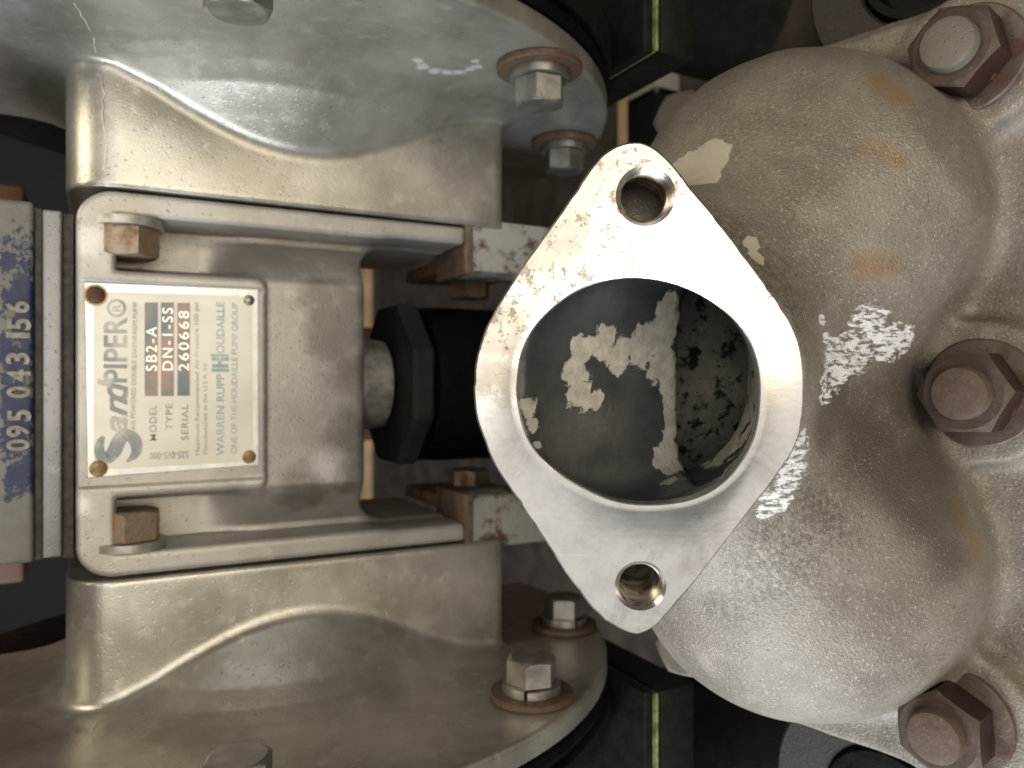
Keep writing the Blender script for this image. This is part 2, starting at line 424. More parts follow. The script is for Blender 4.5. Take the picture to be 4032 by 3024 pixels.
# ------------------------------------------------------------------ centre body
def centre():
    h = 1.0
    x, y, z = grid((-84, 355, -170), (84, 455, 15), h)
    f = smax(rbox(y + 0 * z, z + 0 * y, 430, -97, 70, 107.3, 3), -164.3 - z, 1.5)
    f = smax(f, rbox(x + 0 * z, z + 0 * x, 0, -130, 80.4, 140.3, 15), 1.5)
    ax = np.abs(x)
    # plate pad stands proud; beside it the casting falls away towards the rails, deepest at the bolts
    nb = .5 + .5 * np.cos(np.pi * np.clip((-z - 40) / 30, 0, 1))
    g = np.clip((ax - 47) / 20, 0, 1) ** 1.25
    flo = (1 - nb) * (363.2 + 19 * g) + nb * (364 + 25 * np.clip((ax - 47.5) / 4, 0, 1))
    pk = np.maximum(np.maximum(ax - 70.4, z + 5), y - flo.astype(np.float32))
    pk = np.maximum(pk, -rbox(x + 0 * z, z + 0 * x, 0, -12, 47.6, 54, 4))
    f = smax(f, -pk, 2.2)
    mid = rbox(x + 0 * z, z + 0 * x, 0, -193, 69.9, 80, 17)
    f = smax(f, -mid, 5.0)
    # plate seat, a shallow step
    st = np.maximum(np.maximum(rbox(x + 0 * z, z, 0, -27, 42.5, 38.5, 3), y - 361.0), -100)
    f = smax(f, -st, .5)
    v, q = nets(f, (x.ravel()[0], y.ravel()[0], z.ravel()[0]), h)
    return part('centre_body', mesh_np('centre_body', pump2w(v), q), MAT['body'])
centre()
bodybolt = make_bolt('body_bolt', .0222, .0125, MAT['boltrust'], MAT['washer'])
for i, (px, py, s, Y, tw) in enumerate(((500, 950, 1, 369, 12), (510, 2040, -1, 369, 21), (1850, 1130, 1, 434, 5), (1846, 1860, -1, 434, 22))):
    o = bodybolt if i == 0 else dup(bodybolt)
    p = onY(px, py, Y)
    place(o, frame(B(s * (70.2 if i < 2 else 69), Y, p.z), (-s, 0, 0)) @ Matrix.Rotation(R(tw), 4, 'Z'))

# ------------------------------------------------------------------ stack above the body
part('dark_gasket', bbox('dark_gasket', (-71, 69.5), (362.5, 440), (10.6, 14.4), .4), MAT['gasket'])
part('spacer_plate', bbox('spacer_plate', (-70, 70), (360, 445), (14.6, 21.4), 1.0, 3), MAT['spacer'])
part('dark_gasket', bbox('dark_gasket', (-70.5, 70.5), (361.5, 445), (21.6, 24.1), .4), MAT['gasket'])
b = NB('chipped_blue_paint')
edge = b.n('ShaderNodeSeparateXYZ'); b.put(edge.inputs[0], b.tc)
nz = b.noise(330, 9, .78); big = b.noise(90, 4, .6)
v = b.math('ADD', b.math('MULTIPLY', nz, .75), b.math('MULTIPLY', big, .55))
xx = edge.outputs['X']
# paint worn off towards both ends of the block
v = b.math('ADD', v, b.math('MULTIPLY', b.step(xx, -.041, -.053), .30))
v = b.math('ADD', v, b.math('MULTIPLY', b.step(xx, .063, .070), .30))
v = b.math('ADD', v, b.math('MULTIPLY', b.step(edge.outputs['Z'], .5335, .536), .10))
f = b.step(v, .665, .69)
MAT['blue'] = b.set(color=b.mix(f, b.mix(b.step(big, .3, .7), (.010, .015, .058), (.015, .036, .085)), b.mix(b.noise(200), (.21, .205, .18), (.14, .13, .11))),
                    rough=b.mixf(f, .42, .6), metal=b.mixf(f, 0, .3), normal=b.bump(b.math('ADD', f, nz), .5, .0006))
valve = part('valve_block', bbox('valve_block', (-71, 72.5), (359, 450), (24.3, 70), 2.2, 4), MAT['blue'])

FONT_CACHE = {}
def text_mesh(s, bold=0.0, shear=0.0, extrude=.02, space=1.0):
    cu = bpy.data.curves.new('t', 'FONT'); cu.body = s; cu.extrude = extrude; cu.offset = bold; cu.shear = shear
    cu.space_character = space; cu.resolution_u = 4
    o = bpy.data.objects.new('t', cu); COL.objects.link(o)
    dg = bpy.context.evaluated_depsgraph_get(); ev = o.evaluated_get(dg)
    me = bpy.data.meshes.new_from_object(ev); bpy.data.objects.remove(o); bpy.data.curves.remove(cu)
    return me
def fit_text(name, s, X0, X1, Z0, Z1, Y, parent, m, bold=0.0, shear=0.0, depth=.0002, rot180=False, skew=0.0, space=1.0):
    """text facing the viewer side (-Y), fitted into X0..X1 (reading +X), Z0 bottom..Z1 top; world metres"""
    me = text_mesh(s, bold, shear, .02, space)
    n = len(me.vertices); c = np.empty(n * 3, np.float32); me.vertices.foreach_get('co', c); c = c.reshape(-1, 3)
    lo, hi = c.min(0), c.max(0); t = (c - lo) / np.maximum(hi - lo, 1e-6)
    o = np.empty_like(c)
    o[:, 0] = X0 + (X1 - X0) * t[:, 0]; o[:, 2] = Z0 + (Z1 - Z0) * t[:, 1] + skew * (t[:, 0] - .5); o[:, 1] = Y - depth * t[:, 2]
    me.vertices.foreach_set('co', o.ravel()); me.update()
    ob = bpy.data.objects.new(name, me); me.materials.clear(); me.materials.append(m); link(ob, parent)
    return ob
b = NB('bare_numeral'); nz = b.noise(400, 5)
MAT['numeral'] = b.set(color=b.mix(b.step(nz, .35, .7), (.15, .142, .12), (.24, .228, .195)), rough=.5, metal=.35, normal=b.bump(nz, .5, .0006))
for ch, py in zip('095043156', (1751, 1697, 1636, 1544, 1480, 1413, 1322, 1279, 1212)):
    X = (1512 - py) / FPX * .305
    hw = .0011 if ch == '1' else .0023
    me = text_mesh(ch, .03, 0, .05)
    n = len(me.vertices); c = np.empty(n * 3, np.float32); me.vertices.foreach_get('co', c); c = c.reshape(-1, 3)
    lo, hi = c.min(0), c.max(0); t = (c - lo) / (hi - lo)
    o_ = np.empty_like(c); o_[:, 0] = X - hw + 2 * hw * t[:, 0]; o_[:, 2] = .5252 + .0080 * t[:, 1] + random.uniform(-.0004, .0004); o_[:, 1] = .3592 - .0012 * t[:, 2]
    me.vertices.foreach_set('co', o_.ravel()); me.update(); me.materials.clear(); me.materials.append(MAT['numeral'])
    ob = bpy.data.objects.new('raised_numeral', me); link(ob, valve)

# ------------------------------------------------------------------ nameplate
YP = 360.4
def crop(cx, cy): return 310 + cx * .4944, 1080 + cy * .4944
def cpt(cx, cy):
    p = onY(*crop(cx, cy), YP); return p.x * .001, p.z * .001 + .5
b = NB('plate_steel'); nz = b.noise(90, 3, .6)
MAT['plate'] = b.set(color=b.mix(b.step(nz, .35, .7), (.34, .36, .37), (.52, .51, .49)), rough=b.mixf(nz, .18, .5), metal=1.0)
b = NB('plate_print'); nz = b.noise(40, 4); st = b.noise(300, 3, .5, b.map((1, 1, .04)))
MAT['print'] = b.set(color=b.mix(b.step(nz, .3, .7), (.66, .62, .54), (.74, .70, .62)), rough=b.mixf(st, .35, .6), metal=.15)
b = NB('bare_letter'); nz = b.noise(110, 4)
MAT['letter'] = b.set(color=b.mix(b.step(nz, .4, .62), (.20, .215, .22), (.38, .38, .36)), rough=.45, metal=.4)
b = NB('dark_letter'); nz = b.noise(140, 4)
MAT['dletter'] = b.set(color=b.mix(b.step(nz, .35, .65), (.19, .205, .205), (.36, .36, .34)), rough=.4, metal=.3)
b = NB('teal_letter'); nz = b.noise(110, 4)
MAT['teal'] = b.set(color=b.mix(b.step(nz, .35, .65), (.16, .27, .29), (.33, .40, .40)), rough=.4, metal=.3)
b = NB('strip_metal'); nz = b.noise(70, 4)
MAT['strip'] = b.set(color=b.mix(b.step(nz, .35, .65), (.055, .08, .09), (.135, .10, .092)), rough=.3, metal=.85)
MAT['emboss'] = m_plain('embossed_figure', (.62, .60, .57), .3, .6, .1)
MAT['rivet'] = m_rusty('brown_rivet', (.36, .27, .13), (.20, .115, .045), .5, .5, .4, 300, .1)
MAT['rivetrust'] = m_rusty('rust_rivet', (.12, .05, .022), (.06, .025, .012), .5, .7, .1, 400, .15)
MAT['halo'] = m_plain('rust_halo', (.50, .36, .17), .6, 0, .3, 500)
xs = [cpt(a, bb) for a, bb in ((45, 62), (1430, 120), (1435, 1520), (68, 1622))]
def sheet(name, quad, y0, y1, m, parent, bev=.0002):
    """flat panel from four (X, Z) corners between depths y0 (front) and y1 (back), metres"""
    bm = bmesh.new()
    fr = [bm.verts.new((x, y0, z)) for x, z in quad]; bk = [bm.verts.new((x, y1, z)) for x, z in quad]
    bm.faces.new(fr); bm.faces.new(bk[::-1])
    for i in range(len(quad)): bm.faces.new((fr[i], bk[i], bk[(i + 1) % len(quad)], fr[(i + 1) % len(quad)]))
    bmesh.ops.recalc_face_normals(bm, faces=bm.faces)
    if bev: bmesh.ops.bevel(bm, geom=[e for e in bm.edges if all(abs(v.co.y - y0) < 1e-7 for v in e.verts)], offset=bev, segments=1, affect='EDGES')
    me = bpy.data.meshes.new(name); bm.to_mesh(me); bm.free(); finish(me)
    o = bpy.data.objects.new(name, me); me.materials.append(m); link(o, parent)
    if parent is pump: o.location = -ORG
    return o
Yp = YP * .001
plate = sheet('nameplate', xs, Yp, Yp + .0007, MAT['plate'], pump)
pf = [cpt(a, bb) for a, bb in ((118, 135), (1290, 172), (1385, 240), (1390, 1488), (118, 1560))]
sheet('printed_panel', pf, Yp - .00012, Yp + .0003, MAT['print'], plate, 0)
def ctext(s, xt, xb, y0, y1, m, name='lettering', **kw):
    Xa, Za = cpt(xb, y0); Xb_, _ = cpt(xb, y1); _, Zt = cpt(xt, (y0 + y1) / 2); _, Zb = cpt(xb, (y0 + y1) / 2)
    return fit_text(name, s, Xa, Xb_, Zb, Zt, Yp - .00016, plate, m, depth=.00012, **kw)
def stroke(name, pts, wid, m, closed=False):
    P = [Vector((cpt(*p)[0], 0, cpt(*p)[1])) for p in pts]
    # resample with Catmull-Rom
    Q, W = [], []
    n = len(P)
    for i in range(n - 1):
        p0, p1, p2, p3 = P[max(i - 1, 0)], P[i], P[i + 1], P[min(i + 2, n - 1)]
        for k in range(6):
            t = k / 6
            Q.append(.5 * ((2 * p1) + (p2 - p0) * t + (2 * p0 - 5 * p1 + 4 * p2 - p3) * t * t + (3 * p1 - p0 - 3 * p2 + p3) * t**3))
            W.append(wid[i] * (1 - t) + wid[i + 1] * t)
    Q.append(P[-1]); W.append(wid[-1])
    v, f = [], []
    for i, q in enumerate(Q):
        d = (Q[min(i + 1, len(Q) - 1)] - Q[max(i - 1, 0)]).normalized(); nn = Vector((-d.z, 0, d.x)) * W[i] * .00006
        for e in (-1, 1): v.append((q + nn * e) + Vector((0, Yp - .00027, 0)))
        if i: f.append((2 * i - 2, 2 * i, 2 * i + 1, 2 * i - 1))
    me = mesh(name, v, f); o = bpy.data.objects.new(name, me); me.materials.append(m); link(o, plate); return o
stroke('script_initial', [(200, 1290), (172, 1330), (163, 1390), (180, 1450), (235, 1462), (285, 1405), (318, 1330), (355, 1285), (405, 1285), (448, 1325), (462, 1390), (440, 1445), (385, 1492)],
       [10, 24, 30, 34, 40, 46, 46, 42, 40, 40, 36, 26, 8], MAT['letter'])
ctext('an', 245, 390, 1275, 960, MAT['letter'], bold=.02, shear=.35)
ctext('d', 150, 390, 1010, 835, MAT['letter'], bold=.02, shear=.3).location.y = -.00006
ctext('PIPER', 198, 385, 862, 345, MAT['letter'], bold=.02)
lo = [(300 + 66 * math.cos(a), 270 + 62 * math.sin(a)) for a in [2 * math.pi * i / 16 for i in range(17)]]
stroke('registered_ring', lo, [9] * 17, MAT['letter'])
ctext('R', 268, 335, 298, 243, MAT['letter'])
ctext('AIR POWERED DOUBLE DIAPHRAGM PUMP', 420, 458, 1242, 222, MAT['letter'], skew=-.0009)
for (a, c_, y0, y1, s, e0, e1) in ((525, 630, 970, 225, 'SB2-A', 770, 420), (655, 758, 970, 225, 'DN-1-SS', 765, 270), (785, 885, 968, 228, '260668', 770, 295)):
    sheet('data_strip', [cpt(a, y1), cpt(c_, y1), cpt(c_, y0), cpt(a, y0)], Yp - .0002, Yp + .0002, MAT['strip'], plate, 0)
    Xa, Zb = cpt(c_ - 8, e0); Xb_, _ = cpt(c_ - 8, e1); _, Zt = cpt(a + 10, (e0 + e1) / 2); _, Zb = cpt(c_ - 8, (e0 + e1) / 2)
    fit_text('stamped_characters', s, Xa, Xb_, Zb, Zt, Yp - .0002, plate, MAT['emboss'], depth=.0003, space=1.25)
ctext('MODEL', 562, 620, 1325, 1040, MAT['dletter'], bold=.008, space=1.1)
ctext('TYPE', 692, 746, 1240, 1030, MAT['dletter'], bold=.008, space=1.1)
ctext('SERIAL', 816, 872, 1320, 1035, MAT['dletter'], bold=.008, space=1.1)
ctext('Maximum Recommended Air Pressure 100 psi', 922, 968, 1440, 230, MAT['dletter'], skew=.0006)
ctext('Manufactured in the U.S.A. by', 988, 1032, 1432, 710, MAT['dletter'], skew=.0003)
ctext('WARREN RUPP', 1096, 1160, 1442, 795, MAT['teal'], bold=.006)
ctext('OUDAILLE', 1096, 1160, 632, 222, MAT['teal'], bold=.01)
for a, c_, y0, y1 in ((1058, 1195, 776, 752), (1062, 1190, 745, 715), (1110, 1135, 715, 690), (1058, 1120, 690, 660), (1128, 1195, 690, 660), (1050, 1190, 655, 636)):
    sheet('logo_bar', [cpt(a, y1), cpt(c_, y1), cpt(c_, y0), cpt(a, y0)], Yp - .00028, Yp, MAT['teal'], plate, 0)
ctext('ONE OF THE HOUDAILLE PUMP GROUP', 1214, 1262, 1428, 228, MAT['teal'], bold=.0, skew=-.0004)
# part number printed the other way round
Xa, Za = cpt(875, 1462); Xb_, Zb = cpt(565, 1418)
me = text_mesh('535-015-000', .01, 0, .02); n = len(me.vertices); c = np.empty(n * 3, np.float32); me.vertices.foreach_get('co', c); c = c.reshape(-1, 3)
lo_, hi_ = c.min(0), c.max(0); t = (c - lo_) / (hi_ - lo_); o_ = np.empty_like(c)
o_[:, 2] = Za + (Zb - Za) * t[:, 0]; o_[:, 0] = Xb_ + (Xa - Xb_) * t[:, 1]; o_[:, 1] = Yp - .00016 - .00012 * t[:, 2]
me.vertices.foreach_set('co', o_.ravel()); me.update(); me.materials.clear(); me.materials.append(MAT['letter'])
link(bpy.data.objects.new('lettering', me), plate)
for cx, cy, r, m in ((135, 166, 70, MAT['rivetrust']), (1355, 207, 46, MAT['zinc']), (157, 1548, 66, MAT['rivet']), (1357, 1454, 57, MAT['rivet'])):
    X, Z = cpt(cx, cy); r *= .4944 / FPX * .32
    rv = bpy.data.objects.new('rivet', lathe('rivet', [(r, 0), (r * .98, .0004), (r * .8, .0009), (r * .45, .0013), (0, .0014)], 32)); rv.data.materials.append(m)
    link(rv, plate); rv.matrix_basis = frame(Vector((X, Yp - .0001, Z)), (0, -1, 0))
    if m is MAT['rivetrust']:
        hl = bpy.data.objects.new('rust_stain', lathe('rust_stain', [(r * 1.22, 0), (r * 1.2, .00012), (0, .00015)], 32)); hl.data.materials.append(MAT['halo']); link(hl, plate)
        hl.matrix_basis = frame(Vector((X, Yp - .0001, Z)), (0, -1, 0))

# ------------------------------------------------------------------ support legs, muffler
for s in (1, -1):
    lx = (s * 59, s * 86)
    part('support_leg', bbox('support_leg', lx, (363, 398), (-169.5, -500), 1.2), MAT['legpaint'])
    part('leg_end_plate', bbox('leg_end_plate', (s * 57, s * 87.5), (361, 400), (-164.6, -169.3), .7), MAT['bracket'])
    part('leg_lug', bbox('leg_lug', (s * 62, s * 69), (382, 450), (-128 - 37, -215), .8), MAT['bracket'])
mf = frame(B(0, 413, 0), (0, 0, 1), (1, 0, 0))
def rz(prof): return [(r * .001, z * .001) for r, z in prof]
part('exhaust_boss', lathe('exhaust_boss', rz([(20, -138), (24, -136), (25, -128), (24, -116), (15, -112)]), 48, mf), MAT['washer'])
part('muffler_flange', lathe('muffler_flange', rz([(10, -152), (45, -152), (47, -150), (47, -142), (45, -140), (10, -140)]), 8, mf @ Matrix.Rotation(R(22.5), 4, 'Z'), 20), MAT['darkplate'])
part('muffler', lathe('muffler', rz([(30, -152.2), (43, -155), (44, -170), (44, -290), (40, -298), (0, -300)]), 64, mf), MAT['black'])

# ------------------------------------------------------------------ port flange
FO = pix(2525, 1535, 200); FN = Vector((-.04, -.11, 1)).normalized()
FX = Vector((1, 0, 0)); FX = (FX - FN * FX.dot(FN)).normalized(); FY = FN.cross(FX)
def fl2(px, py):
    p = onplane(px, py, FO, FN) - FO; return Vector((p.dot(FX), p.dot(FY)))
def c2(x, y): return fl2(1800 + .678 * x, 500 + .678 * y)
def c3(x, y): return fl2(1800 + .678 * x, 1500 + .678 * y)
outl = [c2(*p) for p in ((930, 105), (1000, 88), (1065, 85), (1120, 104), (1190, 155), (1250, 215), (1310, 290), (1400, 405), (1500, 523), (1650, 722), (1800, 925), (1890, 1050), (1960, 1180), (2003, 1310), (2016, 1450))] + \
       [c3(*p) for p in ((2016, 60), (2010, 200), (1985, 330), (1930, 450), (1830, 590), (1720, 730), (1550, 950), (1400, 1145), (1300, 1262), (1200, 1380), (1140, 1438), (1090, 1462), (1062, 1470), (1046, 1481), (1020, 1477), (960, 1453), (900, 1421), (830, 1370), (740, 1265), (640, 1130), (540, 975), (440, 828), (330, 660), (240, 530), (190, 440), (160, 350), (115, 230), (100, 130))] + \
       [c2(*p) for p in ((95, 1490), (110, 1350), (150, 1205), (210, 1080), (300, 932), (380, 805), (470, 680), (580, 528), (680, 380), (760, 262), (838, 165))]
hole = [c2(*p) for p in ((355, 1450), (372, 1330), (440, 1180), (560, 1050), (700, 952), (850, 895), (1000, 873), (1140, 883), (1270, 912), (1400, 965), (1520, 1040), (1620, 1125), (1690, 1230), (1740, 1370), (1756, 1500))] + \
       [c3(*p) for p in ((1756, 80), (1745, 220), (1715, 345), (1660, 452), (1575, 560), (1470, 640), (1340, 692), (1200, 713), (1080, 717), (960, 705), (840, 670), (700, 603), (570, 520), (470, 428), (400, 310), (365, 180), (348, 60))]
def smooth_loop(pts, n, it=1):
    """closed Catmull-Rom resample to n points by arc length"""
    Q = []; m = len(pts)
    for i in range(m):
        p0, p1, p2, p3 = pts[i - 1], pts[i], pts[(i + 1) % m], pts[(i + 2) % m]
        for k in range(8):
            t = k / 8
            Q.append(.5 * ((2 * p1) + (p2 - p0) * t + (2 * p0 - 5 * p1 + 4 * p2 - p3) * t * t + (3 * p1 - p0 - 3 * p2 + p3) * t**3))
    L = [0]
    for i in range(len(Q)): L.append(L[-1] + (Q[(i + 1) % len(Q)] - Q[i]).length)
    out = []; j = 0
    for i in range(n):
        t = L[-1] * i / n
        while L[j + 1] < t: j += 1
        u = (t - L[j]) / max(L[j + 1] - L[j], 1e-9); out.append(Q[j].lerp(Q[(j + 1) % len(Q)], u))
    for _ in range(it): out = [(out[i - 1] + out[i] * 2 + out[(i + 1) % n]) / 4 for i in range(n)]
    return out
O_ = smooth_loop(outl, 220, 1); H_ = smooth_loop(hole, 120, 2)
nick = [0.0] * len(O_)
for _ in range(26):
    k_ = random.randrange(len(O_)); d_ = random.uniform(.08, .28)
    nick[k_] += d_; nick[(k_ + 1) % len(O_)] += d_ * .5
for i in range(len(O_)):
    t_ = (O_[(i + 1) % len(O_)] - O_[i - 1]).normalized()
    O_[i] = O_[i] + Vector((t_.y, -t_.x)) * (random.uniform(-.04, .04)) * 1.0 + (sum(O_, Vector((0, 0))) / len(O_) - O_[i]).normalized() * nick[i]
hc = sum(H_, Vector((0, 0))) / len(H_)
def offs(loop, d):
    n = len(loop); out = []
    for i in range(n):
        t = (loop[(i + 1) % n] - loop[i - 1]).normalized(); out.append(loop[i] + Vector((t.y, -t.x)) * d)
    return out
def area2(l): return sum(l[i - 1].x * l[i].y - l[i].x * l[i - 1].y for i in range(len(l)))
if area2(O_) < 0: O_.reverse()
if area2(H_) < 0: H_.reverse()
tap = []
for px, py, dia in ((2542, 771, 205), (2522, 2307, 186)):
    c = fl2(px, py); r = dia / 2 / FPX * 200
    tap.append((c, r))
circ = lambda c, r, n=48: [c + Vector((math.cos(2 * math.pi * i / n), math.sin(2 * math.pi * i / n))) * r for i in range(n)]
def flange():
    bm = bmesh.new(); T = 15.0
    def loop(pts, z): return [bm.verts.new((p.x, p.y, z)) for p in pts]
    def strip(a, b_, flip=False):
        n = len(a)
        for i in range(n):
            q = (a[i], a[(i + 1) % n], b_[(i + 1) % n], b_[i]); bm.faces.new(q[::-1] if flip else q)
    o0 = loop(offs(O_, -.5), 0); o1 = loop(O_, -.55); o2 = loop(O_, -T); o3 = loop(offs(O_, -3), -T - .01)
    # hole: a shallow raised lip ring machined around it, then the bore
    g = []
    h0 = loop(offs(H_, 2.5), 0); h0b = loop(offs(H_, 2.3), .06); h1 = loop(offs(H_, .35), .06); h2 = loop(H_, -.15); h3 = loop(H_, -3.5); h4 = loop(offs(H_, 4), -6.5); h5 = loop(offs(H_, 4), -T - 2)
    taps = []
    for c, r in tap:
        t0 = loop(circ(c, r * 1.12), 0); t1 = loop(circ(c, r * .98), -.9)
        taps.append((t0, t1))
    # cap face between the outline and all holes
    edges = []
    for lp in [o0, h0] + [t[0] for t in taps]:
        for i in range(len(lp)):
            e = bm.edges.get((lp[i], lp[(i + 1) % len(lp)])) or bm.edges.new((lp[i], lp[(i + 1) % len(lp)])); edges.append(e)
    bmesh.ops.triangle_fill(bm, use_beauty=True, use_dissolve=False, edges=edges, normal=(0, 0, 1))
    strip(o1, o0); strip(o2, o1); strip(o3, o2)
    strip(h0, h0b); strip(h0b, h1); strip(h1, h2); strip(h2, h3); strip(h3, h4); strip(h4, h5)
    for (t0, t1), (c, r) in zip(taps, tap): strip(t0, t1)
    for q in bm.faces: q.smooth = True
    bmesh.ops.recalc_face_normals(bm, faces=bm.faces)
    for v in bm.verts: v.co = P2W(FO + FX * v.co.x + FY * v.co.y + FN * v.co.z)
    me = bpy.data.meshes.new('port_flange'); bm.to_mesh(me); bm.free()
    me.set_sharp_from_angle(angle=R(30)); return me
b = NB('machined_flange')
flat = b.n('ShaderNodeTexCoord').outputs['Object']
n1 = b.noise(30, 5, .65); n2 = b.noise(150, 6, .68); n3 = b.noise(420, 5, .7); scr = b.noise(500, 3, .6, b.map((1, .06, .06), (.3, .2, .5)))
stain = b.blobs([(wpix(2100, 950, 199), .014), (wpix(2200, 820, 199), .013), (wpix(2350, 720, 199), .012), (wpix(1960, 1300, 199), .010), (wpix(1935, 1480, 199), .008), (wpix(2560, 600, 199), .009), (wpix(2700, 640, 199), .010)], 1.0, 130, .5)
pit = b.math('MULTIPLY', b.step(n3, .575, .62), b.math('MULTIPLY', b.step(n1, .44, .56), b.blobs([(wpix(2350, 850, 199), .030), (wpix(2700, 800, 199), .028), (wpix(2060, 1200, 199), .022)], .3, 40, .5)))
pit = b.math('MAXIMUM', pit, b.math('MULTIPLY', b.step(n2, .645, .67), b.blobs([(wpix(2150, 980, 199), .016), (wpix(2330, 900, 199), .014), (wpix(2740, 870, 199), .010), (wpix(2830, 1040, 199), .008), (wpix(1950, 1330, 199), .014), (wpix(3020, 1180, 199), .008)], .4, 60, .3)))
c = b.mix(b.math('MULTIPLY', b.step(n2, .35, .7), .5), (.74, .725, .70), (.52, .50, .475))
c = b.mix(b.math('MULTIPLY', stain, .75), c, (.33, .28, .22))
c = b.mix(b.math('MULTIPLY', pit, .8), c, (.20, .16, .12))
s1 = b.step(b.noise(420, 2, .5, b.map((1, .03, .05), (.4, .9, .2))), .70, .74); s2 = b.step(b.noise(380, 2, .5, b.map((.04, 1, .05), (1.1, .2, .6))), .71, .75)
sc_ = b.math('MAXIMUM', s1, s2)
smu = b.noise(45, 7, .7, None, .8)
c = b.mix(b.math('MULTIPLY', b.step(smu, .45, .66), .6), c, (.36, .335, .30))
c = b.mix(b.math('MULTIPLY', sc_, .5), c, (.80, .80, .80))
rg = b.math('ADD', .155, b.math('MULTIPLY', b.math('SUBTRACT', n2, .45), .18)); rg = b.math('ADD', rg, b.math('MULTIPLY', scr, .05))
rg = b.math('ADD', rg, b.math('MULTIPLY', stain, .10)); rg = b.math('MAXIMUM', b.math('ADD', rg, b.math('MULTIPLY', b.step(smu, .48, .68), .10)), .12)
MAT['flange'] = b.set(color=c, rough=rg, metal=.92, normal=b.bump(b.math('SUBTRACT', b.math('ADD', b.math('MULTIPLY', scr, .12), b.math('MULTIPLY', n2, .3)), b.math('MULTIPLY', pit, 1.2)), .22, .0004))
pflange = part('port_flange', flange(), MAT['flange'])
b = NB('threaded_steel'); nz = b.noise(200, 4)
MAT['thread'] = b.set(color=b.mix(b.step(nz, .4, .65), (.20, .15, .10), (.48, .45, .40)), rough=.32, metal=.85)
for (c, r), dep in zip(tap, (22, 24)):
    pr = []; z = -.9; r0 = r * .98; k = 0
    while z > -dep:
        pr += [(r0, z), (r0, z - .25), (r0 * .925, z - .62), (r0 * .925, z - .78)]; z -= 1.15
    pr += [(r0 * .9, z), (r0 * .55, z - 2.2), (0, z - 3.5)]
    v, f = [], []; seg = 48
    for rr, zz in pr:
        for i in range(seg):
            a = 2 * math.pi * i / seg; q = c + Vector((math.cos(a), math.sin(a))) * rr
            v.append(P2W(FO + FX * q.x + FY * q.y + FN * zz))
    for j in range(len(pr) - 1):
        for i in range(seg): f.append((j * seg + i, (j + 1) * seg + i, (j + 1) * seg + (i + 1) % seg, j * seg + (i + 1) % seg))
    o = bpy.data.objects.new('threaded_hole', mesh('threaded_hole', v, f, 25)); o.data.materials.append(MAT['thread']); link(o, pflange)

# ------------------------------------------------------------------ manifold casting
NA = R(48); NN = np.array([-math.sin(NA), 0, math.cos(NA)])        # axis of the studs
UU = np.array([math.cos(NA), 0, math.sin(NA)])
TOPL = -264.0
def on_level(px, py, lev): return onplane(px, py, Vector(NN) * lev, Vector(NN))
studs = [on_level(3728, 169, TOPL), on_level(3775, 1548, TOPL), on_level(3675, 2905, TOPL)]
SEAT = TOPL - 20.5
FOn, FNn = np.array(FO), np.array(FN)
FIELD = {}
def relax(v, q, it):
    e = np.concatenate([q[:, [0, 1]], q[:, [1, 2]], q[:, [2, 3]], q[:, [3, 0]]])
    n = len(v); deg = np.bincount(e[:, 0], minlength=n) + np.bincount(e[:, 1], minlength=n)
    for k in range(it):
        a = np.stack([np.bincount(e[:, 0], v[e[:, 1], i], n) + np.bincount(e[:, 1], v[e[:, 0], i], n) for i in range(3)], 1) / np.maximum(deg, 1)[:, None]
        v = v + (a - v) * .5
    return v
